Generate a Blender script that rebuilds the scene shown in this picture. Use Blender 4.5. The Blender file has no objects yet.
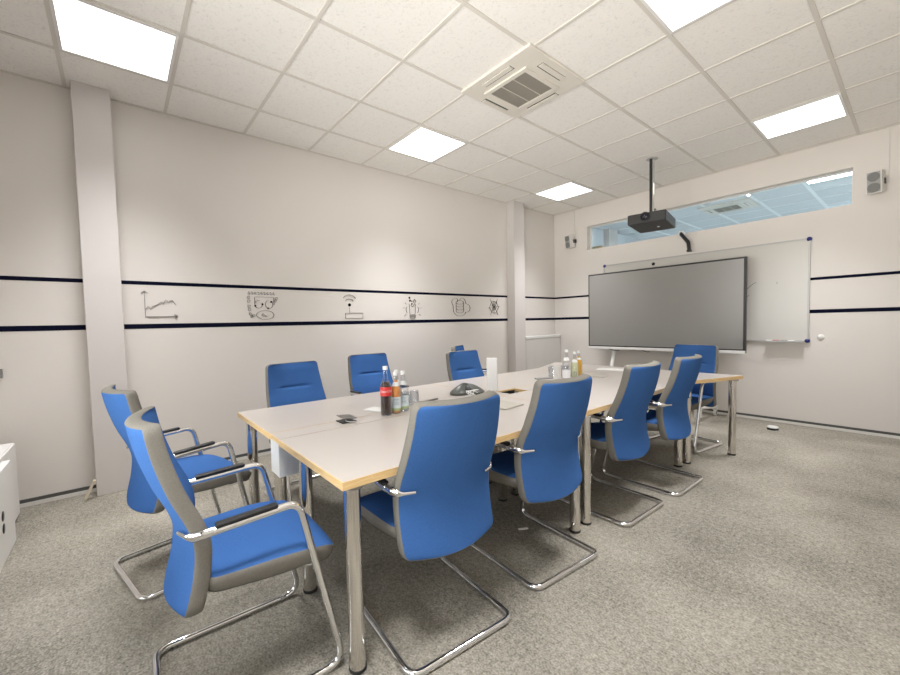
import bpy, bmesh, math, random
from mathutils import Vector, Matrix
random.seed(7)
SC = bpy.context.scene
COL = SC.collection
PI = math.pi

# ------------------------------------------------------------------ materials
def _nt(name):
    m = bpy.data.materials.new(name); m.use_nodes = True
    nt = m.node_tree; b = nt.nodes['Principled BSDF']
    return m, nt, b
def mat(name, col, rough=0.6, metal=0.0, spec=0.5, bump=None, var=None, coords='Object', sheen=0.0):
    """col: linear rgb; bump=(scale,strength,distance); var=(scale,amount)"""
    m, nt, b = _nt(name)
    b.inputs['Base Color'].default_value = (*col, 1)
    b.inputs['Roughness'].default_value = rough
    b.inputs['Metallic'].default_value = metal
    b.inputs['Specular IOR Level'].default_value = spec
    if sheen: b.inputs['Sheen Weight'].default_value = sheen
    tc = nt.nodes.new('ShaderNodeTexCoord')
    if var:
        n = nt.nodes.new('ShaderNodeTexNoise'); n.inputs['Scale'].default_value = var[0]; n.inputs['Detail'].default_value = 4
        nt.links.new(tc.outputs[coords], n.inputs['Vector'])
        r = nt.nodes.new('ShaderNodeMapRange')
        r.inputs['From Min'].default_value = 0.3; r.inputs['From Max'].default_value = 0.7
        r.inputs['To Min'].default_value = 1 - var[1]; r.inputs['To Max'].default_value = 1 + var[1]
        nt.links.new(n.outputs['Fac'], r.inputs['Value'])
        mx = nt.nodes.new('ShaderNodeVectorMath'); mx.operation = 'SCALE'
        mx.inputs[0].default_value = col
        nt.links.new(r.outputs['Result'], mx.inputs['Scale'])
        nt.links.new(mx.outputs['Vector'], b.inputs['Base Color'])
    if bump:
        n2 = nt.nodes.new('ShaderNodeTexNoise'); n2.inputs['Scale'].default_value = bump[0]; n2.inputs['Detail'].default_value = 3
        nt.links.new(tc.outputs[coords], n2.inputs['Vector'])
        bp = nt.nodes.new('ShaderNodeBump'); bp.inputs['Strength'].default_value = bump[1]; bp.inputs['Distance'].default_value = bump[2]
        nt.links.new(n2.outputs['Fac'], bp.inputs['Height']); nt.links.new(bp.outputs['Normal'], b.inputs['Normal'])
    return m
def emit(name, col, strength):
    m, nt, b = _nt(name)
    b.inputs['Base Color'].default_value = (.8, .8, .8, 1)
    b.inputs['Emission Color'].default_value = (*col, 1)
    b.inputs['Emission Strength'].default_value = strength
    return m
def glass(name, col=(1, 1, 1), rough=0.0, ior=1.45):
    m, nt, b = _nt(name)
    b.inputs['Base Color'].default_value = (*col, 1); b.inputs['Roughness'].default_value = rough
    b.inputs['Transmission Weight'].default_value = 1.0; b.inputs['IOR'].default_value = ior
    return m
def pane_mat(name, tint):
    m = bpy.data.materials.new(name); m.use_nodes = True; nt = m.node_tree; nt.nodes.clear()
    o = nt.nodes.new('ShaderNodeOutputMaterial'); mx = nt.nodes.new('ShaderNodeMixShader')
    t = nt.nodes.new('ShaderNodeBsdfTransparent'); t.inputs['Color'].default_value = (*tint, 1)
    g = nt.nodes.new('ShaderNodeBsdfGlossy'); g.inputs['Roughness'].default_value = 0.02
    f = nt.nodes.new('ShaderNodeFresnel'); f.inputs['IOR'].default_value = 1.35
    nt.links.new(f.outputs[0], mx.inputs[0]); nt.links.new(t.outputs[0], mx.inputs[1]); nt.links.new(g.outputs[0], mx.inputs[2])
    nt.links.new(mx.outputs[0], o.inputs['Surface'])
    return m

def thin_glass(name):
    m = bpy.data.materials.new(name); m.use_nodes = True; nt = m.node_tree; nt.nodes.clear()
    o = nt.nodes.new('ShaderNodeOutputMaterial'); mx = nt.nodes.new('ShaderNodeMixShader')
    t = nt.nodes.new('ShaderNodeBsdfTransparent'); t.inputs['Color'].default_value = (.93, .94, .95, 1)
    g = nt.nodes.new('ShaderNodeBsdfGlossy'); g.inputs['Roughness'].default_value = 0.04; g.inputs['Color'].default_value = (.8, .82, .84, 1)
    f = nt.nodes.new('ShaderNodeLayerWeight'); f.inputs['Blend'].default_value = .25
    nt.links.new(f.outputs['Facing'], mx.inputs[0]); nt.links.new(t.outputs[0], mx.inputs[1]); nt.links.new(g.outputs[0], mx.inputs[2])
    nt.links.new(mx.outputs[0], o.inputs['Surface']); return m

def carpet_mat():
    m, nt, b = _nt('carpet'); b.inputs['Roughness'].default_value = 0.95; b.inputs['Specular IOR Level'].default_value = 0.1
    tc = nt.nodes.new('ShaderNodeTexCoord')
    def noise(s, d):
        n = nt.nodes.new('ShaderNodeTexNoise'); n.inputs['Scale'].default_value = s; n.inputs['Detail'].default_value = d
        nt.links.new(tc.outputs['Object'], n.inputs['Vector']); return n
    fine = noise(120, 3); mid = noise(42, 4); big = noise(1.6, 3)
    def add(a, bb, wa, wb):
        x = nt.nodes.new('ShaderNodeMath'); x.operation = 'MULTIPLY'; x.inputs[1].default_value = wa; nt.links.new(a, x.inputs[0])
        y = nt.nodes.new('ShaderNodeMath'); y.operation = 'MULTIPLY'; y.inputs[1].default_value = wb; nt.links.new(bb, y.inputs[0])
        z = nt.nodes.new('ShaderNodeMath'); z.operation = 'ADD'; nt.links.new(x.outputs[0], z.inputs[0]); nt.links.new(y.outputs[0], z.inputs[1]); return z.outputs[0]
    s = add(add(fine.outputs['Fac'], mid.outputs['Fac'], .44, .26), big.outputs['Fac'], 1, .30)
    cr = nt.nodes.new('ShaderNodeValToRGB'); e = cr.color_ramp.elements
    e[0].position = .36; e[0].color = (.115, .106, .087, 1); e[1].position = .64; e[1].color = (.445, .41, .345, 1)
    nt.links.new(s, cr.inputs['Fac']); nt.links.new(cr.outputs['Color'], b.inputs['Base Color'])
    bp = nt.nodes.new('ShaderNodeBump'); bp.inputs['Strength'].default_value = .6; bp.inputs['Distance'].default_value = .004
    nt.links.new(fine.outputs['Fac'], bp.inputs['Height']); nt.links.new(bp.outputs['Normal'], b.inputs['Normal'])
    return m
def tile_mat(name, col):
    m, nt, b = _nt(name); b.inputs['Roughness'].default_value = 0.9; b.inputs['Specular IOR Level'].default_value = 0.2
    tc = nt.nodes.new('ShaderNodeTexCoord')
    n = nt.nodes.new('ShaderNodeTexNoise'); n.inputs['Scale'].default_value = 55; n.inputs['Detail'].default_value = 6; n.inputs['Distortion'].default_value = 1.2
    nt.links.new(tc.outputs['Object'], n.inputs['Vector'])
    cr = nt.nodes.new('ShaderNodeValToRGB'); e = cr.color_ramp.elements
    e[0].position = .30; e[0].color = (*[c * .86 for c in col], 1); e[1].position = .46; e[1].color = (*col, 1)
    nt.links.new(n.outputs['Fac'], cr.inputs['Fac']); nt.links.new(cr.outputs['Color'], b.inputs['Base Color'])
    return m
def wood_mat(name, c1, c2):
    m, nt, b = _nt(name); b.inputs['Roughness'].default_value = 0.45
    tc = nt.nodes.new('ShaderNodeTexCoord'); mp = nt.nodes.new('ShaderNodeMapping'); mp.inputs['Scale'].default_value = (6, 6, 60)
    nt.links.new(tc.outputs['Object'], mp.inputs['Vector'])
    n = nt.nodes.new('ShaderNodeTexNoise'); n.inputs['Scale'].default_value = 2.5; n.inputs['Detail'].default_value = 6
    nt.links.new(mp.outputs['Vector'], n.inputs['Vector'])
    cr = nt.nodes.new('ShaderNodeValToRGB'); e = cr.color_ramp.elements
    e[0].position = .3; e[0].color = (*c1, 1); e[1].position = .7; e[1].color = (*c2, 1)
    nt.links.new(n.outputs['Fac'], cr.inputs['Fac']); nt.links.new(cr.outputs['Color'], b.inputs['Base Color'])
    return m

M = dict(
    wall=mat('wall_paint', (.745, .702, .66), .85, bump=(240, .08, .002)),
    pillar=mat('pillar_paint', (.63, .595, .57), .75),
    tile=tile_mat('mineral_tile', (.90, .875, .835)),
    tbar=mat('grid_bar', (.70, .665, .61), .6),
    carpet=carpet_mat(),
    navy=mat('navy_stripe', (.004, .005, .018), .85, spec=.08),
    ink=mat('decal_ink', (.010, .009, .009), .85, spec=.08),
    skirt_white=mat('skirting_white', (.72, .70, .66), .5),
    skirt_dark=mat('skirting_carpet', (.09, .088, .082), .95, bump=(300, .5, .003)),
    blue=mat('blue_fabric', (.050, .136, .365), .9, spec=.06, bump=(420, .35, .0012), var=(260, .10)),
    grey=mat('grey_fabric', (.205, .192, .166), .9, spec=.15, bump=(420, .35, .0012), var=(260, .10)),
    chrome=mat('chrome', (.84, .84, .84), .06, 1.0),
    steel=mat('brushed_steel', (.76, .73, .69), .13, 1.0),
    steel_dark=mat('grey_metal', (.28, .27, .26), .35, .9),
    black=mat('black_plastic', (.012, .012, .013), .4),
    rubber=mat('black_rubber', (.015, .015, .015), .7),
    laminate=mat("grey_laminate", (.50, .455, .415), .33, spec=.5, var=(400, .02)),
    beech=wood_mat('beech_edge', (.74, .49, .21), (.86, .62, .32)),
    white=mat('white_plastic', (.80, .79, .77), .4),
    white_metal=mat('white_metal', (.80, .80, .78), .35),
    paper=mat('paper', (.74, .73, .70), .8),
    board=mat('whiteboard_surface', (.62, .60, .56), .30),
    alu=mat('aluminium', (.50, .495, .485), .5, .4),
    corner_blue=mat('corner_blue', (.012, .020, .16), .4),
    screen=mat('screen_glass', (.25, .243, .228), .32, spec=1.0),
    bezel=mat('screen_bezel', (.022, .021, .019), .4),
    speaker_grey=mat('speaker_grille', (.36, .355, .35), .6),
    speaker_dark=mat('speaker_cone', (.22, .22, .215), .8, spec=.1),
    speaker_case=mat('speaker_case', (.70, .68, .65), .5),
    projector=mat('projector_shell', (.022, .022, .023), .5),
    lens=glass('lens_glass', (.6, .6, .8), .0, 1.5),
    vent_white=mat('vent_white', (.74, .70, .63), .5),
    vent_dark=mat('vent_gap', (.035, .033, .030), .7),
    grille=mat('vent_grille', (.30, .275, .235), .6),
    lamp=emit('lamp_diffuser', (1, .995, .99), 2.5),
    lamp_far=emit('lamp_diffuser_far', (.97, 1, 1), 22.0),
    frame_white=mat('lamp_frame', (.82, .81, .79), .4),
    glass=thin_glass('bottle_glass'),
    tumbler=thin_glass('tumbler_glass'),
    cola=mat('cola_liquid', (.030, .010, .006), .12),
    orange=mat('orange_drink', (.82, .34, .08), .3),
    juice=mat('orange_juice', (.93, .50, .05), .3),
    lemon=mat('pale_lemonade', (.74, .74, .45), .25),
    label_red=mat('red_label', (.62, .025, .02), .45),
    label_pale=mat('pale_blue_label', (.66, .74, .76), .5),
    label_white=mat('white_label', (.80, .80, .79), .5),
    label_green=mat('green_label_band', (.42, .50, .25), .5),
    label_text=mat('label_print', (.20, .25, .30), .6),
    cap=mat('white_cap', (.82, .82, .81), .4),
    phone=mat('phone_grey', (.085, .09, .08), .35),
    wood_pale=mat('pale_wood', (.66, .58, .45), .6),
    pad=mat('beige_pad', (.47, .44, .38), .55),
    card=mat('cardboard', (.52, .40, .25), .8),
    far_wall=mat('far_room_paint', (.66, .70, .73), .8),
    far_tile=mat('far_room_tile', (.68, .71, .72), .85),
    far_bar=mat('far_room_grid', (.90, .92, .92), .6),
    pane=pane_mat('window_pane', (.885, .935, .955)),
    clear_pane=pane_mat('clear_pane', (.96, .97, .97)),
    red=mat('red_marker', (.45, .03, .03), .4),
)

# ------------------------------------------------------------------ mesh helpers
class MB:
    def __init__(s): s.v = []; s.f = []; s.mi = []; s.sm = []
    def add(s, vs, fs, mi=0, smooth=False, M4=None):
        o = len(s.v)
        for p in vs:
            p = Vector(p)
            if M4 is not None: p = M4 @ p
            s.v.append(p[:])
        for f in fs:
            s.f.append([i + o for i in f]); s.mi.append(mi); s.sm.append(smooth)
        return s
    def box(s, x0, x1, y0, y1, z0, z1, mi=0, M4=None, b=0.0):
        if b > 0:
            bm = bmesh.new(); bmesh.ops.create_cube(bm, size=1)
            for v in bm.verts:
                v.co = Vector(((x0 + x1) / 2 + v.co.x * (x1 - x0), (y0 + y1) / 2 + v.co.y * (y1 - y0), (z0 + z1) / 2 + v.co.z * (z1 - z0)))
            bmesh.ops.bevel(bm, geom=bm.edges[:], offset=b, segments=2, affect='EDGES', profile=.5)
            bm.verts.index_update()
            s.add([v.co[:] for v in bm.verts], [[v.index for v in f.verts] for f in bm.faces], mi, False, M4); bm.free(); return s
        vs = [(x0, y0, z0), (x1, y0, z0), (x1, y1, z0), (x0, y1, z0), (x0, y0, z1), (x1, y0, z1), (x1, y1, z1), (x0, y1, z1)]
        return s.add(vs, [(0, 3, 2, 1), (4, 5, 6, 7), (0, 1, 5, 4), (1, 2, 6, 5), (2, 3, 7, 6), (3, 0, 4, 7)], mi, False, M4)
    def prism(s, pts, z0, z1, mi=0, M4=None, side_mi=None):
        n = len(pts)
        vs = [(x, y, z0) for x, y in pts] + [(x, y, z1) for x, y in pts]
        s.add(vs, [list(range(n - 1, -1, -1)), list(range(n, 2 * n))], mi, False, M4)
        s.add(vs, [(i, (i + 1) % n, n + (i + 1) % n, n + i) for i in range(n)], mi if side_mi is None else side_mi, False, M4)
        return s
    def lathe(s, prof, n=24, mi=0, M4=None, smooth=True, cap=True):
        vs = []; fs = []
        for r, z in prof:
            for k in range(n):
                a = 2 * PI * k / n; vs.append((r * math.cos(a), r * math.sin(a), z))
        for i in range(len(prof) - 1):
            for k in range(n):
                k2 = (k + 1) % n; fs.append((i * n + k, i * n + k2, (i + 1) * n + k2, (i + 1) * n + k))
        s.add(vs, fs, mi, smooth, M4)
        if cap:
            c = []
            if prof[0][0] > 1e-6: c.append(list(range(n - 1, -1, -1)))
            if prof[-1][0] > 1e-6: c.append(list(range((len(prof) - 1) * n, len(prof) * n)))
            if c: s.add(vs, c, mi, False, M4)
        return s
    def tube(s, path, r, n=10, mi=0, M4=None, closed=False, cap=True):
        """r: radius, or (rx, rz) flattened, or list per point"""
        P = [Vector(p) for p in path]; N = len(P); vs = []; fs = []
        T = []
        for i in range(N):
            a = P[(i - 1) % N] if (closed or i > 0) else P[i]; b = P[(i + 1) % N] if (closed or i < N - 1) else P[i]
            t = (b - a); T.append(t.normalized() if t.length > 1e-9 else Vector((0, 0, 1)))
        up = Vector((0, 0, 1))
        if abs(T[0].dot(up)) > .95: up = Vector((0, 1, 0))
        u = (up - T[0] * up.dot(T[0])).normalized()
        for i in range(N):
            u = (u - T[i] * u.dot(T[i]))
            if u.length < 1e-6: u = T[i].orthogonal()
            u.normalize(); w = T[i].cross(u)
            ri = r[i] if isinstance(r, list) else r
            ra, rb = (ri if isinstance(ri, tuple) else (ri, ri))
            for k in range(n):
                a = 2 * PI * k / n; vs.append((P[i] + w * (ra * math.cos(a)) + u * (rb * math.sin(a)))[:])
        for i in range(N if closed else N - 1):
            j = (i + 1) % N
            for k in range(n):
                k2 = (k + 1) % n; fs.append((i * n + k, i * n + k2, j * n + k2, j * n + k))
        s.add(vs, fs, mi, True, M4)
        if cap and not closed: s.add(vs, [list(range(n - 1, -1, -1)), list(range((N - 1) * n, N * n))], mi, False, M4)
        return s
    def grid(s, fn, us, vsr, mi=0, smooth=True, flip=False, M4=None):
        nu, nv = len(us), len(vsr)
        vs = [fn(u, v) for u in us for v in vsr]; fs = []
        for i in range(nu - 1):
            for j in range(nv - 1):
                q = (i * nv + j, (i + 1) * nv + j, (i + 1) * nv + j + 1, i * nv + j + 1)
                fs.append(q[::-1] if flip else q)
        return s.add(vs, fs, mi, smooth, M4)
    def build(s, name, mats, parent=None, loc=(0, 0, 0), rotz=0.0, fixn=False):
        me = bpy.data.meshes.new(name); me.from_pydata(s.v, [], s.f)
        for m in (mats if isinstance(mats, (list, tuple)) else [mats]): me.materials.append(m)
        me.polygons.foreach_set('material_index', s.mi); me.polygons.foreach_set('use_smooth', s.sm)
        if fixn:
            bm = bmesh.new(); bm.from_mesh(me); bmesh.ops.remove_doubles(bm, verts=bm.verts, dist=1e-5)
            bmesh.ops.recalc_face_normals(bm, faces=bm.faces); bm.to_mesh(me); bm.free()
        me.update()
        o = bpy.data.objects.new(name, me); COL.objects.link(o)
        o.location = loc; o.rotation_euler = (0, 0, rotz)
        if parent is not None: o.parent = parent
        return o
def tag(o, label, cat, group=None):
    o['label'] = label; o['category'] = cat
    if group: o['group'] = group
    return o
def thing(name, label, cat, loc=(0, 0, 0), rotz=0.0, group=None):
    o = bpy.data.objects.new(name, None); o.empty_display_size = .1; COL.objects.link(o)
    o.location = loc; o.rotation_euler = (0, 0, rotz)
    return tag(o, label, cat, group)
def struct(o): o['kind'] = 'structure'; return o
def copy_tree(o, parent=None):
    c = o.copy(); COL.objects.link(c)
    if parent is not None: c.parent = parent
    for ch in list(o.children): copy_tree(ch, c)
    return c
def fillet(pts, rads, seg=8):
    """round the corners of a polyline"""
    P = [Vector(p) for p in pts]; out = [P[0]]
    for i in range(1, len(P) - 1):
        a = (P[i - 1] - P[i]); b = (P[i + 1] - P[i]); r = rads[i - 1] if isinstance(rads, (list, tuple)) else rads
        ang = a.angle(b); d = min(r / math.tan(ang / 2), a.length * .49, b.length * .49)
        p0 = P[i] + a.normalized() * d; p2 = P[i] + b.normalized() * d
        for k in range(seg + 1):
            t = k / seg; out.append(p0 * (1 - t) ** 2 + P[i] * (2 * t * (1 - t)) + p2 * t * t)
    out.append(P[-1]); return out
def lerp(tab, x):
    if x <= tab[0][0]: return tab[0][1]
    for (a, va), (b, vb) in zip(tab, tab[1:]):
        if x <= b:
            t = (x - a) / (b - a); return va + (vb - va) * t
    return tab[-1][1]
def smooth_tab(tab, x):
    # catmull-rom through a table of (x, value)
    n = len(tab)
    if x <= tab[0][0]: return tab[0][1]
    if x >= tab[-1][0]: return tab[-1][1]
    for i in range(n - 1):
        if x <= tab[i + 1][0]:
            x0, y0 = tab[i]; x1, y1 = tab[i + 1]; h = x1 - x0; t = (x - x0) / h
            m0 = (y1 - tab[i - 1][1]) / (x1 - tab[i - 1][0]) if i > 0 else (y1 - y0) / h
            m1 = (tab[i + 2][1] - y0) / (tab[i + 2][0] - x0) if i + 2 < n else (y1 - y0) / h
            return (2*t**3 - 3*t*t + 1) * y0 + (t**3 - 2*t*t + t) * h * m0 + (-2*t**3 + 3*t*t) * y1 + (t**3 - t*t) * h * m1
def lin(a, b, n): return [a + (b - a) * i / (n - 1) for i in range(n)]

# ------------------------------------------------------------------ room
RX, Y0, YB, H = 4.75, -1.45, 5.677, 3.12
TX0, TS = 0.524, 0.625          # ceiling grid
struct(MB().box(0, RX, Y0, YB, -.1, 0).build('floor', M['carpet']))
# ceiling: tile slab with the visible T-bar grid
cb = MB().box(-.2, RX + .2, Y0 - .2, YB + .2, H, H + .1)
k = 0
while TX0 + TS * k < RX:
    x = TX0 + TS * k; cb.box(x - .013, x + .013, Y0, YB, H - .005, H + .001, 1); k += 1
for j in range(-2, 10):
    y = TS * j
    if Y0 < y < YB: cb.box(0, RX, y - .012, y + .012, H - .0042, H + .001, 1)
cb.box(0, .02, Y0, YB, H - .006, H + .001, 1); cb.box(0, RX, YB - .02, YB, H - .006, H + .001, 1)
struct(cb.build('ceiling', [M['tile'], M['tbar']]))
struct(MB().box(-.2, 0, Y0 - .2, YB, -.1, H).build('wall_left', M['wall']))
struct(MB().box(RX, RX + .2, Y0 - .2, YB, -.1, H).build('wall_right', M['wall']))
ADDED_WINS = [(1.70, 3.10), (3.30, 4.65)]; VZ0, VZ1 = .35, 2.65   # unseen windows added behind the viewer to let in fill light
rb = MB(); rb.box(-.2, RX + .2, Y0 - .2, Y0, -.1, VZ0); rb.box(-.2, RX + .2, Y0 - .2, Y0, VZ1, H)
e0 = -.2
for a, c in ADDED_WINS: rb.box(e0, a, Y0 - .2, Y0, VZ0, VZ1); e0 = c
rb.box(e0, RX + .2, Y0 - .2, Y0, VZ0, VZ1)
struct(rb.build('wall_front', M['wall']))
for q, (a, c) in enumerate(ADDED_WINS):
    f = MB(); t = .05; yy = Y0 - .12
    f.box(a, a + t, yy, yy + .06, VZ0, VZ1); f.box(c - t, c, yy, yy + .06, VZ0, VZ1)
    f.box(a + t, c - t, yy, yy + .06, VZ0, VZ0 + t); f.box(a + t, c - t, yy, yy + .06, VZ1 - t, VZ1)
    f.box((a + c) / 2 - .03, (a + c) / 2 + .03, yy, yy + .06, VZ0 + t, VZ1 - t)
    wo = struct(f.build('window_%d' % (q + 2), M['white']))
    MB().box(a + t, c - t, yy + .028, yy + .032, VZ0 + t, VZ1 - t).build('pane', M['clear_pane'], wo)
    ld = bpy.data.lights.new('added_daylight_portal', 'AREA'); ld.shape = 'RECTANGLE'; ld.size = c - a; ld.size_y = VZ1 - VZ0; ld.energy = 1; ld.cycles.is_portal = True
    lo = bpy.data.objects.new('added_daylight_portal', ld); COL.objects.link(lo); lo.location = ((a + c) / 2, Y0 - .18, (VZ0 + VZ1) / 2)
    lo.rotation_euler = (PI / 2, 0, 0)
WX0, WX1, WZ0, WZ1, WT = .622, 3.613, 2.417, 2.800, .20
wb = MB()
wb.box(-.2, RX + .2, YB, YB + WT, -.1, WZ0); wb.box(-.2, RX + .2, YB, YB + WT, WZ1, H)
wb.box(-.2, WX0, YB, YB + WT, WZ0, WZ1); wb.box(WX1, RX + .2, YB, YB + WT, WZ0, WZ1)
struct(wb.build('wall_back', M['wall']))
# interior window into the next room
fr = MB(); t = .012
fr.box(WX0, WX0 + t, YB + .10, YB + .15, WZ0, WZ1); fr.box(WX1 - t, WX1, YB + .10, YB + .15, WZ0, WZ1)
fr.box(WX0, WX1, YB + .10, YB + .15, WZ0, WZ0 + t); fr.box(WX0, WX1, YB + .10, YB + .15, WZ1 - t, WZ1)
win = struct(fr.build('window_1', M['white']))
MB().box(WX0 + t, WX1 - t, YB + .122, YB + .128, WZ0 + t, WZ1 - t).build('pane', M['pane'], win)
# pillars against the left wall
struct(MB().box(0, 0.15, -.588, -.362, 0, H, b=.004).build('column', M['pillar']))
struct(MB().box(0, .15, 4.400, 4.655, 0, H, b=.004).build('column', M['pillar']))
# navy stripes (painted bands round the room)
def stripe(n, z, th):
    b = MB()
    for a, c in ((Y0, -.588), (-.362, 4.400), (4.655, YB)): b.box(0, .0015, a, c, z - th / 2, z + th / 2)
    b.box(0, RX, YB - .0015, YB, z - th / 2, z + th / 2)
    struct(b.build('trim_%d' % n, M['navy']))
stripe(1, 1.667, .030); stripe(2, 1.304, .040)
# carpet-strip skirting
def skirt(name, segs):
    b = MB()
    for x0, x1, y0, y1, ax in segs:
        if ax == 'x':
            b.box(x0, x0 + .012, y0, y1, 0, .052, 1); b.box(x0 + .012, x0 + .018, y0, y1, 0, .028, 0)
        else:
            b.box(x0, x1, y0 - .012, y0, 0, .052, 1); b.box(x0, x1, y0 - .018, y0 - .012, 0, .028, 0)
    struct(b.build(name, [M['skirt_white'], M['skirt_dark']]))
skirt('baseboard_left', [(0, 0, Y0, -.588, 'x'), (0, 0, -.362, 4.400, 'x'), (0, 0, 4.655, YB, 'x')])
skirt('baseboard_back', [(0.02, RX, YB, YB, 'y')])

# ------------------------------------------------------------------ next room beyond the window
NY0, NY1, NX0, NX1 = YB + WT, 10.6, -.06, 5.2
nr = MB(); nr.box(NX0 - .1, NX1 + .1, NY0, NY1 + .1, H, H + .1)
kk = 0
while TX0 + TS * kk < NX1:
    x = TX0 + TS * kk; nr.box(x - .022, x + .022, NY0, NY1, H - .006, H + .001, 1); kk += 1
for j in range(10, 18):
    y = TS * j + .3
    if NY0 < y < NY1: nr.box(NX0, NX1, y - .010, y + .010, H - .005, H + .001, 1)
struct(nr.build('ceiling', [M['far_tile'], M['far_bar']]))
struct(MB().box(NX0 - .1, NX0, NY0, NY1, 0, H).build('wall_left', M['far_wall']))
struct(MB().box(NX1, NX1 + .1, NY0, NY1, 0, H).build('wall_right', M['far_wall']))
struct(MB().box(NX0, NX1, NY1, NY1 + .1, 0, H).build('wall_back', M['far_wall']))
struct(MB().box(NX0 - .1, NX1 + .1, NY0, NY1 + .1, -.1, 0).build('floor', M['far_wall']))
struct(MB().box(NX0, NX0 + .12, 7.50, 7.86, 0, H, b=.004).build('column', M['pillar']))
tag(MB().box(.64, .80, YB + .135, YB + .195, WZ0 + .001, WZ0 + .062, b=.004).build('storage_box', M['card']), 'small brown box on the window ledge in the next room', 'box')

# ------------------------------------------------------------------ ceiling lights
BEAM = 16.5
def light_mesh(cx, cy, w, l, label, group, m, beam=False):
    t = thing('ceiling_light', label, 'lamp', (cx, cy, H), 0, group)
    f = MB(); a, b2, tw = w / 2, l / 2, .018
    f.box(-a, a, -b2, -b2 + tw, -.012, -.0005); f.box(-a, a, b2 - tw, b2, -.012, -.0005)
    f.box(-a, -a + tw, -b2 + tw, b2 - tw, -.012, -.0005); f.box(a - tw, a, -b2 + tw, b2 - tw, -.012, -.0005)
    f.build('frame', M['frame_white'], t)
    MB().box(-a + tw, a - tw, -b2 + tw, b2 - tw, -.009, -.002).build('diffuser', m, t)
    if beam:    # prismatic panel: most of its light leaves within a wide downward cone
        ld = bpy.data.lights.new('panel_light', 'AREA'); ld.shape = 'RECTANGLE'; ld.size = w - .05; ld.size_y = l - .05
        ld.energy = BEAM; ld.color = (1, 1, 1.02); ld.spread = math.radians(82)
        lo = bpy.data.objects.new('panel_light', ld); COL.objects.link(lo); lo.parent = t; lo.location = (0, 0, -.0125)
    return t
LG = 'square ceiling lights of the meeting room'
for i, j, lab in ((1, -1, 'square ceiling light above the nearer white wall pillar'),
                  (1, 3, 'square ceiling light level with the air vent, towards the doodled wall'),
                  (1, 7, 'square ceiling light in the corner above the farther wall pillar'),
                  (5, 3, 'square ceiling light cut by the top edge, right of the air vent'),
                  (5, 7, 'square ceiling light above the right end of the long interior window'),
                  (5, -1, 'square ceiling light overhead behind the viewer')):
    light_mesh(TX0 + TS * (i - .5), TS * (j + .5), .598, .598, lab, LG, M['lamp'], True)
FG = 'lights seen through the interior window'
for cx, cy, w, l, lab in ((.78, 9.45, .58, .20, 'bright light strip in the next room below the projector'),
                          (3.34, 7.17, .60, .26, 'bright light in the next room at the right end of the window'),
                          (3.36, 9.65, .60, .60, 'bright light in the next room above the right lower sill'),
                          (1.735, 7.86, .07, .24, 'small light in the next room left of the vent'),
                          (2.40, 7.12, .07, .24, 'small light in the next room behind the vent'),
                          (.70, 6.6, .30, .30, 'small light in the next room half hidden behind the projector'),
                          (4.6, 7.3, .60, .60, 'added unseen light in the next room beyond the right end of the window'),  # from here on: out-of-view lamps added to brighten the next room
                          (4.6, 9.3, .60, .60, 'farther added unseen light in the next room beyond the right end of the window'),
                          (2.1, 6.2, .60, .60, 'added unseen light in the next room just behind the window head')):
    light_mesh(cx, cy, w, l, lab, FG, M['lamp_far'])

# ------------------------------------------------------------------ air-conditioning cassettes
def air_vent(cx, cy, s, label, detail=True):
    t = thing('air_vent', label, 'air vent', (cx, cy, H))
    h = s / 2; p = MB()
    p.box(-h, h, -h, h, -.022, -.0005, b=.006)
    p.build('panel', M['vent_white'], t)
    gx, gy = -.02, .02
    fr = MB(); g = .205
    for a in ((gx - g, gx + g, gy - g, gy - g + .035), (gx - g, gx + g, gy + g - .035, gy + g), (gx - g, gx - g + .035, gy - g + .035, gy + g - .035), (gx + g - .035, gx + g, gy - g + .035, gy + g - .035)):
        fr.box(*a, -.034, -.022)
    fr.build('grille_frame', M['vent_white'], t)
    gr = MB(); q = g - .035
    gr.box(gx - q, gx + q, gy - q, gy + q, -.025, -.0215)
    n = 26
    for k in range(n):
        y = gy - q + 2 * q * (k + .5) / n
        gr.box(gx - q, gx + q, y - .0028, y + .0028, -.031, -.025)
    for xx in (-q / 3, q / 3): gr.box(gx + xx - .002, gx + xx + .002, gy - q, gy + q, -.032, -.025, 1)
    gr.build('grille', [M['grille'], M['vent_white']], t)
    for k in range(4):
        R4 = Matrix.Rotation(k * PI / 2, 4, 'Z'); R4 = Matrix.Translation((gx, gy, 0)) @ R4
        lo = MB().box(-.14, .14, .250, .305, -.0225, -.021, 1, R4); lo.box(-.136, .136, .262, .303, -.028, -.0225, 0, R4)
        lo.build('louvre', [M['vent_white'], M['vent_dark']], t)
    MB().box(gx - g - .012, gx - g - .004, gy - .05, gy + .05, -.0235, -.022).build('indicator', M['vent_dark'], t)
    return t
air_vent(2.095, 2.155, .675, 'square white ceiling air vent with a grey centre grille')
air_vent(2.02, 7.70, .70, 'air vent on the ceiling seen through the interior window')

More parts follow.
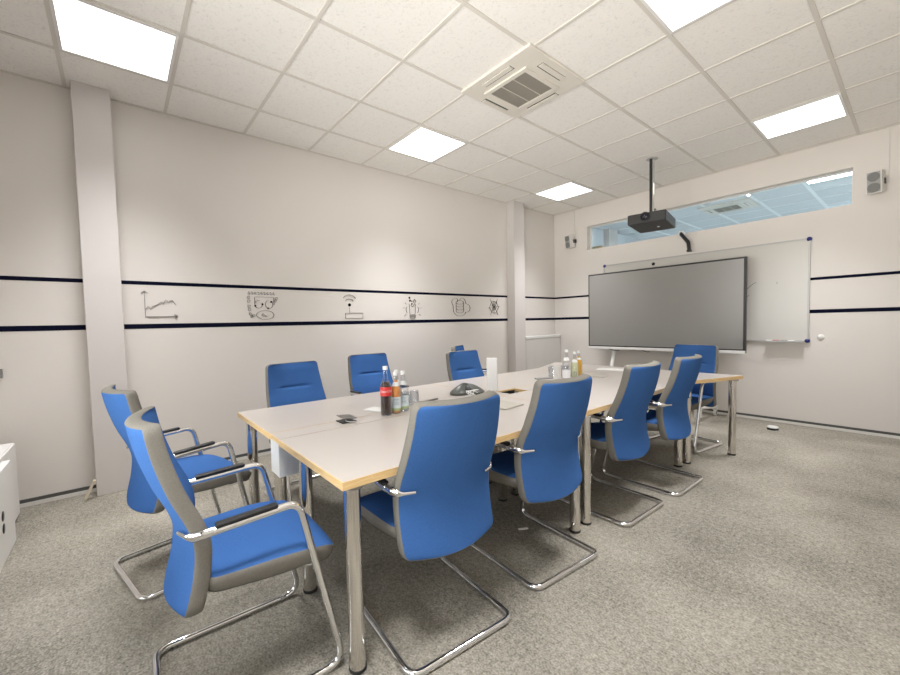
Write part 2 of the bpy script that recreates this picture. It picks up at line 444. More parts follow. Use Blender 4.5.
# ------------------------------------------------------------------ chairs
REAR = [(.36, -.208), (.40, -.198), (.497, -.175), (.598, -.166), (.668, -.182), (.766, -.223), (.877, -.257), (.972, -.275), (1.02, -.279)]
HALF = [(.36, .217), (.42, .222), (.55, .225), (.66, .224), (.78, .215), (.90, .204), (1.0, .197)]
ZT, ZB = .972, .376
def zrow(s, t): # bottom edge bows down in the middle
    zb = ZB + .008 * t * t; zt = ZT + .004 * t * t
    return zb + (zt - zb) * s
def halfw(s):
    z = ZB + (ZT - ZB) * s; w = smooth_tab(HALF, z)
    L = ZT - ZB; d1 = (1 - s) * L; d0 = s * L; r1, r0 = .026, .034
    if d1 < r1: w -= r1 - math.sqrt(max(r1 * r1 - (r1 - d1) ** 2, 0))
    if d0 < r0: w -= r0 - math.sqrt(max(r0 * r0 - (r0 - d0) ** 2, 0))
    return w
def rear_pt(s, t, off=0.0):
    z = zrow(s, t); x = t * halfw(s)
    y = smooth_tab(REAR, z); conc = .038 + .006 * s
    y -= conc * (1 - t * t) + .012
    return Vector((x, y, z))
def front_pt(s, t):
    p = rear_pt(s, t); z = p.z
    th = .050 + .012 * math.exp(-((s - .45) / .25) ** 2) * (1 - t * t) - .006 * s
    edge = (1 - t ** 8) * min(1, s * L_ED, (1 - s) * L_ED); th += .008 * edge
    # horizontal crease two thirds up, in the middle of the panel
    m = max(0, 1 - (abs(t) / .62) ** 4)
    th -= .013 * m * math.exp(-((s - .70) / .014) ** 2) + .004 * m * math.exp(-((s - .72) / .06) ** 2)
    return Vector((p.x * .985, p.y + th, z + .012 * (s - .2)))
L_ED = 14
def srows():
    a = [0, .006, .02, .04, .07, .10]; b = [.14 + .03 * i for i in range(17)]
    c = [.64, .66, .675, .685, .692, .70, .708, .715, .725, .74, .76]; d = [.79 + .03 * i for i in range(5)]
    return a + b + c + d + [.935, .955, .972, .985, .995, 1.0]
SR = srows(); TR = [-1, -.97, -.9, -.8, -.7, -.6, -.5, -.4, -.3, -.15, 0, .15, .3, .4, .5, .6, .7, .8, .9, .97, 1]
def border_loop(fn):
    return [fn(0, t) for t in TR] + [fn(s, 1) for s in SR[1:]] + [fn(1, t) for t in reversed(TR[:-1])] + [fn(s, -1) for s in reversed(SR[1:-1])]
def SEATZ(y): return smooth_tab([(-.20, .498), (-.05, .500), (.07, .500), (.16, .492), (.235, .474), (.280, .440)], y)
def SEATB(y): return smooth_tab([(-.20, .440), (-.07, .432), (.07, .424), (.17, .420), (.258, .398)], y)
def seat_half(y):
    w = smooth_tab([(-.15, .225), (-.05, .238), (.10, .248), (.215, .240), (.280, .215)], y)
    d = .280 - y; r = .07
    if d < r: w -= .6 * (r - math.sqrt(max(r * r - (r - d) ** 2, 0)))
    d = y + .15; r = .04
    if d < r: w -= .6 * (r - math.sqrt(max(r * r - (r - d) ** 2, 0)))
    return w
SY = [-.150, -.145, -.13, -.115] + lin(-.10, .21, 22) + [.23, .246, .259, .269, .276, .280]
ST = [-1, -.96, -.9, -.8, -.65, -.5, -.35, -.2, -.1, 0, .1, .2, .35, .5, .65, .8, .9, .96, 1]
def seat_top(y, t):
    x = t * seat_half(y); z = SEATZ(y) + .009 * (1 - abs(t) ** 4) - .009
    z -= .006 * (1 - t * t) * math.exp(-((y + .02) / .14) ** 2)
    z -= .010 * math.exp(-(x / .012) ** 2) * math.exp(-((y + .10) / .06) ** 2)
    return Vector((x, y, z))
def seat_bot(y, t):
    x = t * seat_half(y) * .95; return Vector((x, y * .975, SEATB(y)))

def make_chair():
    root = thing('conference_chair', '', 'chair')
    # front cushion and rear panel of the backrest
    MB().grid(front_pt, SR, TR).build('backrest', M['blue'], root)
    MB().grid(lambda s, t: rear_pt(s, t), SR, TR, flip=True).build('back_panel', M['blue'], root)
    A = border_loop(lambda s, t: rear_pt(s, t)); B = border_loop(front_pt); n = len(A)
    ctr = Vector((0, -.2, .7)); rows = []
    for f, o in ((0, 0), (.06, .0045), (.3, .007), (.5, .0075), (.7, .007), (.94, .0045), (1, 0)):
        row = []
        for a, b in zip(A, B):
            p = a.lerp(b, f); d = Vector((p.x, 0, p.z - .7)); d = d.normalized() if d.length else d
            # push outwards, mostly sideways on the flanks and upwards on the top
            row.append(p + d * o)
        rows.append(row)
    vs = [p for r in rows for p in r]; fs = []
    for i in range(len(rows) - 1):
        for j in range(n):
            j2 = (j + 1) % n; fs.append((i * n + j, (i + 1) * n + j, (i + 1) * n + j2, i * n + j2))
    mb = MB(); mb.add(vs, fs, 0, True); o = mb.build('back_border', M['grey'], root); o['label'] = 'grey upholstered border band'
    # seat
    MB().grid(seat_top, SY, ST, flip=True).build('seat', M['blue'], root)
    def sl(fn): return [fn(SY[0], t) for t in ST] + [fn(y, 1) for y in SY[1:]] + [fn(SY[-1], t) for t in reversed(ST[:-1])] + [fn(y, -1) for y in reversed(SY[1:-1])]
    A = sl(seat_top); B = sl(seat_bot); n = len(A); rows = []
    for f, o in ((0, 0), (.08, .004), (.4, .006), (.8, .003), (1, -.004)):
        row = []
        for a, b in zip(A, B):
            p = a.lerp(b, f); d = Vector((p.x, p.y - .03, 0)).normalized(); row.append(p + d * o)
        rows.append(row)
    vs = [p for r in rows for p in r]; fs = []
    for i in range(len(rows) - 1):
        for j in range(n):
            j2 = (j + 1) % n; fs.append((i * n + j, (i + 1) * n + j, (i + 1) * n + j2, i * n + j2))
    mb = MB(); mb.add(vs, fs, 0, True)
    mb.grid(lambda y, t: seat_bot(y, t) + Vector((0, 0, 0)), SY, ST)
    o = mb.build('seat_border', M['grey'], root); o['label'] = 'grey upholstered seat edge'
    # one continuous chromed tube: arm, front upright, floor runner, rear bar and back again
    W = .250
    pts = [(-W, -.128, .648), (-W, .132, .662), (-W, .278, .0135), (-W, -.285, .0135), (W, -.285, .0135), (W, .278, .0135), (W, .132, .662), (W, -.128, .648)]
    path = fillet(pts, [.055, .060, .055, .055, .060, .055], 9)
    MB().tube(path, .0135, 12).build('frame', M['chrome'], root)
    for sx in (-1, 1):
        b = fillet([(sx * W, -.115, .649), (sx * (W - .002), -.155, .645), (sx * .232, -.190, .640), (sx * .170, -.213, .640)], [.03, .05], 8)
        rr = [(.007, .0155)] * len(b); rr[0] = (.012, .0135)
        for q in range(len(b) - 6, len(b)): rr[q] = (.006, .0145 - .0016 * (q - len(b) + 6))
        bo = MB().tube(b, rr, 10).build('arm_bracket', M['chrome'], root); bo['label'] = 'chrome bracket gripping the backrest'
        pm = Matrix.Translation((sx * W, -.022, .6700)) @ Matrix.Rotation(.056, 4, 'X')
        ao = MB().box(-.0155, .0155, -.100, .085, -.006, .006, 0, pm, b=.004).build('armrest', M['black'], root); ao['label'] = 'black armrest pad'
    cbp = fillet([(-W + .004, .180, .425), (-.20, .150, .405), (.20, .150, .405), (W - .004, .180, .425)], [.05, .05], 6)
    MB().tube(cbp, .009, 10).build('crossbar', M['chrome'], root)
    return root
chair0 = make_chair()
CG = 'blue conference chairs'
CH = [ # x, y, deg, label
    (2.508, -.070, -1.5, 'blue chair closest to the viewer, at the near table end'),
    (1.555, -.150, 12.0, 'blue chair at the near table end, in front of the nearer pillar'),
    (1.235, .675, -88.0, 'blue chair on the wall side, nearest of that row, beneath the oval table drawing'),
    (.955, 1.490, -92.0, 'blue chair on the wall side of the table, beneath the wireless router drawing'),
    (1.455, 2.300, -90.0, 'blue chair on the wall side of the table, behind the grey conference phone'),
    (.735, 3.000, -58.0, 'blue chair by the wall, only its top corner showing above another backrest'),
    (2.730, .622, 85.5, 'blue chair seen from behind, nearest in the row on the room side of the table'),
    (2.732, 1.334, 85.5, 'blue chair seen from behind, second along the room side of the table'),
    (2.730, 2.205, 88.0, 'blue chair seen from behind, third along the room side of the table'),
    (2.765, 2.872, 89.0, 'blue chair seen from behind, fourth and farthest in the row on the room side'),
    (2.600, 3.990, 171.8, 'blue chair at the far table end, in front of the large screen'),
]
for i, (x, y, d, lab) in enumerate(CH):
    c = chair0 if i == 0 else copy_tree(chair0)
    c.location = (x, y, 0); c.rotation_euler = (0, 0, math.radians(d)); c['label'] = lab; c['group'] = CG

# ------------------------------------------------------------------ tables
TZ, TT = .730, .030
def table(label, outline, legs, origin):
    ox, oy = origin
    t = thing('conference_table', label, 'table', (ox, oy, 0), 0, 'joined conference table sections')
    P = [(x - ox, y - oy) for x, y in outline]; cx = sum(p[0] for p in P) / len(P); cy = sum(p[1] for p in P) / len(P)
    inn = []
    n = len(P)
    for i in range(n): # inset by edge band thickness
        a, b, c = Vector(P[i - 1]), Vector(P[i]), Vector(P[(i + 1) % n])
        d1 = (b - a).normalized(); d2 = (c - b).normalized(); n1 = Vector((-d1.y, d1.x)); n2 = Vector((-d2.y, d2.x))
        m = (n1 + n2); m = m / m.dot(n1); inn.append((b + m * .003)[:])
    MB().prism(inn, TZ - TT, TZ).build('tabletop', M['laminate'], t)
    e = MB(); vs = [(x, y, z) for z in (TZ - TT, TZ - .0006) for x, y in P] + [(x, y, z) for z in (TZ - TT, TZ - .0006) for x, y in inn]
    for i in range(n):
        j = (i + 1) % n
        e.add(vs, [(i, j, n + j, n + i), (n + i, n + j, 3 * n + j, 3 * n + i), (2 * n + j, 2 * n + i, 3 * n + i, 3 * n + j), (i, 2 * n + i, 2 * n + j, j)])
    eo = e.build('edge_band', M['beech'], t); eo['label'] = 'beech wood edge band'
    for lx, ly in legs:
        l = MB().lathe([(.0305, .012), (.0305, TZ - TT - .012)], 28).build('leg', M['steel'], t, (lx - ox, ly - oy, 0))
        MB().lathe([(.0315, 0), (.0325, .004), (.0325, .012), (.0305, .014)], 24).build('foot', M['rubber'], l)
        MB().lathe([(.045, TZ - TT - .012), (.045, TZ - TT - .0003)], 24).build('bracket', M['steel_dark'], l)
    return t
XL, XM0, XM1, XR = 1.354, 2.041, 2.181, 2.868
YA, YM, YE = .172, 1.757, 3.348
def rect(x0, x1, y0, y1): return [(x0, y0), (x1, y0), (x1, y1), (x0, y1)]
g = .0012
tA = table('table section at the near end on the wall side, with the white hanging cable channel', rect(XL, XM0 - g, YA, YM - g), [(1.425, .235), (1.975, .235), (1.425, 1.69), (1.975, 1.69)], (1.70, .96))
table('table section at the near end on the room side, its corner closest to the viewer', rect(XM1 + g, XR, YA, YM - g), [(2.280, .260), (2.819, .230), (2.25, 1.685), (2.818, 1.685)], (2.52, .96))
tB = table('middle table section on the wall side, carrying the conference phone', rect(XL, XM0 - g, YM + g, YE - g), [(1.425, 1.825), (1.975, 1.825), (1.425, 3.28), (1.975, 3.28)], (1.70, 2.55))
table('middle table section on the room side, in front of the second and third chairs', rect(XM1 + g, XR, YM + g, YE - g), [(2.25, 1.825), (2.811, 1.821), (2.25, 3.281), (2.817, 3.281)], (2.52, 2.55))
table('far table section widening towards the screen', [(XL, YE + g), (XR, YE + g), (3.095, 4.005), (1.127, 4.005)], [(1.425, 3.415), (2.838, 3.415), (3.030, 3.945), (1.222, 3.945)], (2.11, 3.68))
# cable strip between the long tables, with the white cable channel hanging under it
def strip(owner, y0, y1, end_box):
    cx = (XM0 + XM1) / 2; w = (XM1 - XM0) / 2 - .0028; L = y1 - y0
    t = MB().box(-w, w, .003, L, TZ - .022, TZ).build('long_strip', M['laminate'], owner, (cx - owner.location.x, y0 - owner.location.y, 0))
    e = MB().box(-w, w, 0, .003, TZ - .022, TZ - .0006).build('edge_band', M['beech'], t); e['label'] = 'beech wood end edge'
    ch = MB(); zb = .545; th = .003; wi = w - .004
    ch.box(-wi, -wi + th, .001, L, zb, TZ - .024); ch.box(wi - th, wi, .001, L, zb, TZ - .024); ch.box(-wi, wi, .001, L, zb - th, zb)
    if end_box: ch.box(-wi, wi, -.0015, .0015, zb - th, TZ - .0235)
    ch.build('cable_channel', M['white_metal'], t)
    return t
strip(tA, YA + .002, 1.862, True)
strip(tB, 2.075, YE - .002, False)
hb = MB(); cx = (XM0 + XM1) / 2
hb.box(-.066, .066, .002, .205, TZ - .10, TZ - .095); hb.box(-.066, -.062, .002, .205, TZ - .095, TZ - .011); hb.box(.062, .066, .002, .205, TZ - .095, TZ - .011)
tag(hb.build('socket_tray', M['black'], None, (cx, 1.866, 0)), 'black socket tray sunk in the open gap of the table', 'tray')

# ------------------------------------------------------------------ things on the table
def bottle(name, label, cat, x, y, h, r, liquid, fill, lab_parts, cap_h=.022, group=None, neck=.30, cap_m='cap'):
    t = thing(name, label, cat, (x, y, TZ), 0, group)
    sh = h * (1 - neck)
    prof = [(0, .0005), (r * .86, .0005), (r, .006), (r, h * .30), (r * .985, h * .34), (r, h * .40), (r, sh * .80), (r * .93, sh * .88), (r * .66, sh * .98), (r * .46, sh * 1.07), (r * .37, h * .83), (r * .36, h - cap_h * .6), (r * .34, h - .006)]
    MB().lathe(prof, 28, cap=False).build('body', M['glass'], t)
    if liquid:
        lp = [(0, .004)]
        for rr, z in prof[1:]:
            if z < fill * h: lp.append((rr * .93, max(z, .004)))
        zf = fill * h
        for (r0, z0), (r1, z1) in zip(prof, prof[1:]):
            if z0 <= zf <= z1: rf = r0 + (r1 - r0) * (zf - z0) / max(z1 - z0, 1e-6)
        lp += [(rf * .93, zf), (0, zf)]
        lq = MB().lathe(lp, 24, cap=False).build('liquid', M[liquid], t)
    MB().lathe([(r * .42, h - cap_h), (r * .44, h - cap_h + .002), (r * .44, h - .003), (r * .38, h), (0, h)], 20).build('cap', M[cap_m], t)
    def rad(z):
        return lerp([(zz, rr) for rr, zz in prof[1:]], z)
    for z0, z1, m, nm in lab_parts:
        zs = lin(z0 * h, z1 * h, 6)
        MB().lathe([(rad(z) + .0006, z) for z in zs], 28, cap=False).build(nm, M[m], t)
    return t
DG = 'drink bottles grouped near the middle of the table'
cola = bottle('drink_bottle', 'dark brown soft drink bottle with red label, front of the nearer bottle group', 'bottle', 2.109, .823, .293, .0335, 'cola', .68, [(.405, .585, 'label_red', 'label')], group=DG)
# white script lettering wrapped on the red label
def wrap_text(txt, size, r, z, ang, m, parent, shear=.35):
    cu = bpy.data.curves.new('lettering', 'FONT'); cu.body = txt; cu.size = size; cu.shear = shear; cu.align_x = 'CENTER'; cu.align_y = 'CENTER'; cu.extrude = 0.0
    tmp = bpy.data.objects.new('tmp_text', cu); COL.objects.link(tmp)
    dg = bpy.context.evaluated_depsgraph_get(); me = bpy.data.meshes.new_from_object(tmp.evaluated_get(dg))
    bpy.data.objects.remove(tmp)
    bm = bmesh.new(); bm.from_mesh(me); bmesh.ops.triangulate(bm, faces=bm.faces[:])
    bmesh.ops.subdivide_edges(bm, edges=[e for e in bm.edges if e.calc_length() > .006], cuts=2)
    for v in bm.verts:
        a = ang + v.co.x / r; zz = z + v.co.y; v.co = Vector((math.cos(a) * (r + .0012), math.sin(a) * (r + .0012), zz))
    bm.to_mesh(me); bm.free(); me.materials.clear(); me.materials.append(m)
    o = bpy.data.objects.new('lettering', me); COL.objects.link(o); o.parent = parent; return o
ANG = math.atan2(-.40 - .82, 4.10 - 2.11)
wrap_text('Coca-Cola', .021, .0335, .293 * .50, ANG, M['label_white'], cola)
spr = [(.07, .13, 'label_green', 'label_band'), (.13, .40, 'label_pale', 'label'), (.66, .76, 'label_white', 'neck_label')]
b1 = bottle('drink_bottle', 'orange drink bottle with pale label, right of the dark brown bottle', 'bottle', 2.096, .902, .250, .0315, 'orange', .80, spr, group=DG)
b2 = bottle('drink_bottle', 'bottle hidden behind the orange drink bottle with only its cap and neck showing', 'bottle', 2.015, .962, .250, .0315, None, 0, spr, group=DG)
b3 = bottle('drink_bottle', 'clear water bottle beside the upturned glasses, right of the orange drink', 'bottle', 2.083, .966, .250, .0315, None, 0, spr, group=DG)
for b, yy in ((b1, .902), (b3, .966)):
    ln = MB()
    a0 = math.atan2(-.40 - yy, 4.10 - 2.10)
    for z, w in ((.36, .5), (.34, .6), (.31, .55), (.27, .6), (.25, .5), (.22, .6), (.72, .3)):
        rr = .0315 * (1.001 if z < .5 else .62) + .0012
        if z > .5: continue
        pts = [(rr * math.cos(a0 + a), rr * math.sin(a0 + a), z * .25) for a in lin(-w, w, 7)]
        ln.tube(pts, .0010, 4)
    ln.build('lettering', M['label_text'], b)
def tumbler(label, x, y, h, r, group, inverted=True):
    t = thing('drinking_glass', label, 'glass', (x, y, TZ), 0, group)
    if inverted: pr = [(r, .0008), (r * .86, h - .003), (r * .80, h), (0, h), (0, h - .008), (r * .76, h - .009), (r * .93, .0008), (r, .0008)]
    else: pr = [(0, .0008), (r * .86, .0008), (r, h), (r * .93, h), (r * .80, .010), (0, .010)]
    MB().lathe(pr, 28, cap=False).build('bowl', M['tumbler'], t); return t
tumbler('upturned drinking glass right of the water bottle, nearer one', 1.955, 1.066, .092, .034, 'upturned glasses by the nearer bottles')
tumbler('upturned drinking glass right of the water bottle, farther one', 1.962, 1.136, .092, .034, 'upturned glasses by the nearer bottles')
tag(MB().box(-.07, .07, -.05, .05, 0, .006, b=.002).build('napkin', M['paper'], None, (1.945, .855, TZ + .0005), .3), 'folded white napkin left of the dark brown bottle', 'napkin')
# flip-up socket hub in the strip
t = thing('cable_outlet', 'small grey flip-up cable outlet at the near end of the table strip', 'cable outlet', (2.085, .575, TZ), 0)
MB().box(-.048, .040, -.042, .042, .0003, .006, b=.001).build('base', M['black'], t)
MB().box(-.046, .046, -.040, .040, -.0025, .0025, 0, Matrix.Translation((-.006, .004, .026)) @ Matrix.Rotation(.05, 4, 'Y') @ Matrix.Rotation(-.10, 4, 'X'), b=.001).build('lid', M['steel_dark'], t)
MB().tube(fillet([(.01, -.01, .012), (.035, -.02, .012), (.055, -.005, .008), (.052, .03, .005)], .02, 5), .003, 8).build('cable', M['alu'], t)
tag(MB().box(-.01, .01, -.075, .075, 0, .010, b=.003).build('pen', M['steel_dark'], None, (1.962, 1.272, TZ + .0003), .15), 'thin grey pen lying right of the upturned glasses', 'pen')
# three-lobed conference phone
t = thing('conference_phone', 'grey three-lobed conference phone with a coiled white cable', 'telephone', (1.915, 1.655, TZ), .6)
def ph_r(a): return .118 * (1 + .26 * math.cos(3 * a))
def ph(u, a):
    r = ph_r(a) * u; ridge = .5 + .5 * math.cos(3 * a)
    z = .018 + (.060 * (1 - u ** 2.2)) * (.72 + .28 * ridge) ; 
    return Vector((r * math.cos(a), r * math.sin(a), z))
us = [0.001, .15, .3, .45, .6, .72, .82, .9, .96, 1.0]; an = lin(0, 2 * PI, 73)
mb = MB().grid(ph, us, an); mb.grid(lambda u, a: Vector((ph_r(a) * math.cos(a), ph_r(a) * math.sin(a), .001 + .017 * u)), [1, 0], an)
mb.build('body', M['phone'], t)
for k in range(3):
    a0 = k * 2 * PI / 3 + PI / 3
    gm = MB().grid(lambda u, a: ph(u, a) + Vector((0, 0, .0015)), [.45, .6, .75, .88], lin(a0 - .34, a0 + .34, 9)); gm.build('keypad' if k == 0 else 'loudspeaker', M['black'], t)
cp = []
for k in range(90):
    a = k / 89 * 2 * PI * 3.5; cp.append((.145 + .018 * math.cos(a * 3.1) - .02, -.07 + .10 * k / 89 + .02 * math.sin(a * 2.3), .02 + .022 * (1 + math.sin(a))))
tag(MB().tube([(p[0] + 1.93, p[1] + 1.60, p[2] + TZ - .016) for p in cp], .0028, 6).build('phone_cable', M['white']), 'white cable coiled against the conference phone', 'cable')
t = thing('air_sensor', 'tall white upright box standing beside the open gap of the table', 'device', (1.985, 1.880, TZ), math.radians(35))
MB().box(-.040, .040, -.018, .018, 0, .258, b=.004).build('body', M['white'], t)
MB().box(-.041, .041, -.019, .019, 0, .004).build('foot', M['speaker_case'], t)
tag(MB().box(-.13, .13, -.10, .10, 0, .010, b=.002).build('desk_pad', M['pad'], None, (2.385, 1.500, TZ + .0003), .10), 'thin beige pad on the table beside the first room-side backrest', 'pad')
tag(MB().box(-.045, .045, -.022, .022, 0, .030, b=.003).build('remote_control', M['black'], None, (2.105, 2.37, TZ + .0003), .3), 'small black box by the second room-side backrest', 'device')
tag(MB().box(-.024, .024, -.085, .085, 0, .014, b=.004).build('remote_control', M['speaker_grey'], None, (1.905, 2.665, TZ + .0003), -.35), 'slim grey remote control lying before the standing glasses', 'remote control')
GG = 'standing glasses at the far end of the table'
tumbler('tall drinking glass left of the small white card', 1.919, 2.775, .115, .036, GG, False)
tumbler('tall drinking glass right of the small white card', 2.000, 2.860, .115, .036, GG, False)
t = thing('card_stand', 'small white card standing between the two tall glasses', 'card', (1.990, 2.735, TZ), math.radians(40))
MB().box(-.022, .022, -.002, .002, 0, .125).build('card', M['paper'], t); MB().box(-.022, .022, -.010, .014, 0, .002).build('foot', M['paper'], t)
D2 = 'drink bottles at the far end of the table'
wl = [(.10, .36, 'label_white', 'label'), (.66, .76, 'label_white', 'neck_label')]
bottle('drink_bottle', 'clear water bottle in the farther bottle group', 'bottle', 2.120, 2.700, .278, .034, None, 0, wl, group=D2)
bl = bottle('drink_bottle', 'pale yellow lemonade bottle in the farther bottle group', 'bottle', 2.165, 2.760, .258, .0325, 'lemon', .74, [(.64, .72, 'label_white', 'neck_label')], group=D2)
a0 = math.atan2(-.40 - 2.76, 4.10 - 2.165); mk = MB()
for pts in ([(-.35, .30), (.10, .33), (-.25, .22), (.2, .16), (-.3, .10)], [(.30, .32), (.55, .28), (.35, .20), (.62, .14), (.30, .10)]):
    mk.tube([(.0338 * math.cos(a0 + a), .0338 * math.sin(a0 + a), z * .258) for a, z in pts], .0022, 5)
mk.build('lettering', M['label_text'], bl)
bottle('drink_bottle', 'bright orange juice bottle in the farther bottle group', 'bottle', 2.095, 2.945, .252, .0325, 'juice', .80, [(.68, .75, 'label_white', 'neck_label')], group=D2)
tag(MB().box(-.15, .15, -.105, .105, 0, .0016).build('paper_sheet', M['paper'], None, (2.02, 3.72, TZ + .0003), .35), 'white paper sheet at the screen end of the table', 'paper')
tag(MB().box(-.11, .11, -.075, .075, 0, .006, b=.001).build('notepad', M['pad'], None, (2.14, 3.14, TZ + .0003), .25), 'thin beige notepad behind the second room-side backrest', 'notepad')

# ------------------------------------------------------------------ back wall: whiteboard, screen, speakers, radiator ...
t = thing('whiteboard', 'white wall board with blue corner caps, half hidden by the screen', 'whiteboard', (2.09, YB, 0))
bx0, bx1, bz0, bz1 = .915 - 2.09, 3.305 - 2.09, .962, 2.125
MB().box(bx0 + .006, bx1 - .006, -.018, -.002, bz0 + .006, bz1 - .006).build('board', M['board'], t)
f = MB(); w = .016
f.box(bx0, bx1, -.026, -.002, bz0, bz0 + w); f.box(bx0, bx1, -.026, -.002, bz1 - w, bz1); f.box(bx0, bx0 + w, -.026, -.002, bz0 + w, bz1 - w); f.box(bx1 - w, bx1, -.026, -.002, bz0 + w, bz1 - w)
f.build('frame', M['alu'], t)
for cx, cz in ((bx0, bz0), (bx0, bz1), (bx1, bz0), (bx1, bz1)):
    q = MB().lathe([(.023, 0), (.023, .022), (.018, .029), (0, .030)], 20, M4=Matrix.Translation((cx + (.012 if cx < 0 else -.012), -.002, cz + (.012 if cz < 1.5 else -.012))) @ Matrix.Rotation(PI / 2, 4, 'X'))
    q.build('corner_cap', M['corner_blue'], t)
tr = MB(); tr.box(.85, 1.18, -.085, -.026, bz0 - .004, bz0 + .002); tr.box(.85, 1.18, -.088, -.083, bz0 - .004, bz0 + .014)
tr.build('pen_tray', M['alu'], t)
for i, (px, m, nm) in enumerate(((2.965, 'white', 'white'), (3.03, 'red', 'red'), (3.10, 'steel_dark', 'grey'), (3.165, 'white', 'white'))):
    o = MB().lathe([(.007, -.028), (.009, -.026), (.009, .026), (.006, .028)], 10, M4=Matrix.Rotation(PI / 2, 4, 'Y')).build('marker_pen', M[m], None, (px, YB - .052 - .012 * (i % 2), bz0 + .0112))
    tag(o, {0: 'white board marker at the left end of the pen tray', 1: 'red board marker lying in the pen tray', 2: 'grey board marker beside the red one in the pen tray', 3: 'white board marker nearest the blue corner in the pen tray'}[i], 'marker', 'markers in the whiteboard tray')
sc = MB()
for p in ([(2.74, 1.60), (2.80, 1.66), (2.83, 1.675)], [(2.73, 1.50), (2.765, 1.525)], [(3.02, 1.64), (3.025, 1.66)]):
    sc.tube([(x - 2.09, -.0185, z) for x, z in p], .0022, 4)
sc.build('marker_stroke', M['ink'], t)
tag(MB().lathe([(.022, 0), (.022, .008), (.018, .010), (0, .010)], 20, M4=Matrix.Rotation(PI / 2, 4, 'X')).build('magnet', M['black'], None, (1.656, YB - .0185, 2.053)), 'round black magnet on the whiteboard above the screen', 'magnet')
# large display on a white mobile stand
TY = 5.30
t = thing('display_screen', 'large dark flat screen with a thin white frame on a wheeled stand', 'screen', (1.835, TY, 0))
sx0, sx1, sz0, sz1 = .850 - 1.835, 2.812 - 1.835, .868, 1.962
sh = MB(); sh.box(sx0, sx1, .004, .060, sz0 - .040, sz1, b=.006); sh.box(sx0 + .4, sx1 - .4, .060, .13, sz0 + .15, sz1 - .2)
sh.build('shell', M['bezel'], t)
MB().box(sx0, sx1, -.003, .061, sz0 - .042, sz0 - .004, b=.004).build('bottom_bar', M['white'], t)
be = MB(); be.box(sx0 + .006, sx1 - .006, -.001, .006, sz0 - .002, sz1 - .006)
be.build('bezel', M['bezel'], t)
MB().box(sx0 + .022, sx1 - .022, -.0025, .001, sz0 + .012, sz1 - .022).build('panel', M['screen'], t)
lg = MB()
for x in (.90, .915): lg.box(x, x + .006, .0025, .006, sz0 - .027, sz0 - .021)
lg.box(.945, .962, .0025, .006, sz0 - .031, sz0 - .017)
lg.build('logo', M['bezel'], t)
for x, w in ((-.60, .17), (-.15, .12)):
    MB().tube(fillet([(x - w / 2, .03, sz0 - .041), (x - w / 6, .03, sz0 - .052), (x + w / 6, .03, sz0 - .064), (x + w / 2, .03, sz0 - .060)], .02, 4), .004, 6).build('cable', M['black'], t)
for s in (-1, 1):
    fx = s * .625
    ftm = MB().box(fx - .032, fx + .032, -.43, -.36, .078, .225, b=.006); ftm.box(fx - .022, fx + .022, .20, .26, .078, .13, b=.004)
    ft = ftm.tube([(fx, -.40, .195), (fx, .25, .115)], (.024, .022), 8).build('base_foot', M['white_metal'], t)
    for cy in (-.39, .23):
        ca = MB().lathe([(.040, -.012), (.042, -.009), (.042, .009), (.040, .012)], 20, M4=Matrix.Translation((fx, cy, .042)) @ Matrix.Rotation(PI / 2, 4, 'Y')).build('caster', M['white'], t)
        MB().lathe([(.020, -.0135), (.020, .0135)], 14, M4=Matrix.Translation((fx, cy, .042)) @ Matrix.Rotation(PI / 2, 4, 'Y')).build('hub', M['steel_dark'], ca)
        MB().box(fx - .012, fx + .012, cy - .015, cy + .015, .078, .09).build('fork', M['steel_dark'], ca)
    MB().tube([(fx, -.14, .165), (fx * .985, .10, .85), (fx * .985, .115, 1.0)], (.030, .016), 10).build('stand_leg', M['white_metal'], t)
MB().box(-.62, .62, .09, .12, .95, 1.03).build('crossbar', M['white_metal'], t)
# loudspeakers
def speaker(x, y, z, rz, label, w=.112, h=.215, d=.11):
    t = thing('wall_speaker', label, 'speaker', (x, y, z), rz, 'wall loudspeakers'); t.rotation_euler.x = .14
    MB().box(-w / 2, w / 2, -d / 2, d / 2, -h / 2, h / 2, b=.006).build('cabinet', M['speaker_case'], t)
    MB().box(-w / 2 + .010, w / 2 - .010, -d / 2 - .004, -d / 2 + .001, -h / 2 + .010, h / 2 - .010, b=.001).build('grille', M['speaker_grey'], t)
    for dz, r in ((.052, .044), (-.052, .046)):
        MB().lathe([(r, 0), (r, .003), (r * .85, .004), (r * .3, .0015), (0, .003)], 24, M4=Matrix.Translation((0, -d / 2 - .0035, dz)) @ Matrix.Rotation(PI / 2, 4, 'X')).build('driver', M['speaker_dark'], t)
    return t
def sp_mount(t, bx):
    # bracket from the box back to the wall, in world axes
    x, y, z = t.location
    o = MB().box(-.018, .018, 0, YB - y - .004, -.028, .028, b=.004).build('bracket', M['black'], t)
    o.rotation_euler = (0, 0, -t.rotation_euler.z); o.location = (0, 0, 0)
    q = Matrix.Rotation(-t.rotation_euler.z, 4, 'Z'); o.location = q @ Vector((bx, 0, 0))
s1 = speaker(3.780, 5.575, 2.575, math.radians(-10), 'grey wall speaker at the right, beyond the interior window'); sp_mount(s1, .050)
s2 = speaker(.370, 5.575, 2.585, math.radians(-10), 'grey wall speaker in the corner, left of the interior window'); sp_mount(s2, .050)
for x, z0, lab in ((3.850, 2.64, 'thin grey cable duct running up from the right wall speaker'), (.385, 2.70, 'thin grey cable duct running up from the corner wall speaker')):
    tag(MB().box(-.011, .011, YB - .014, YB - .0005, z0, H - .008).build('cable_duct', M['skirt_white'], None, (x, 0, 0)), lab, 'cable duct')
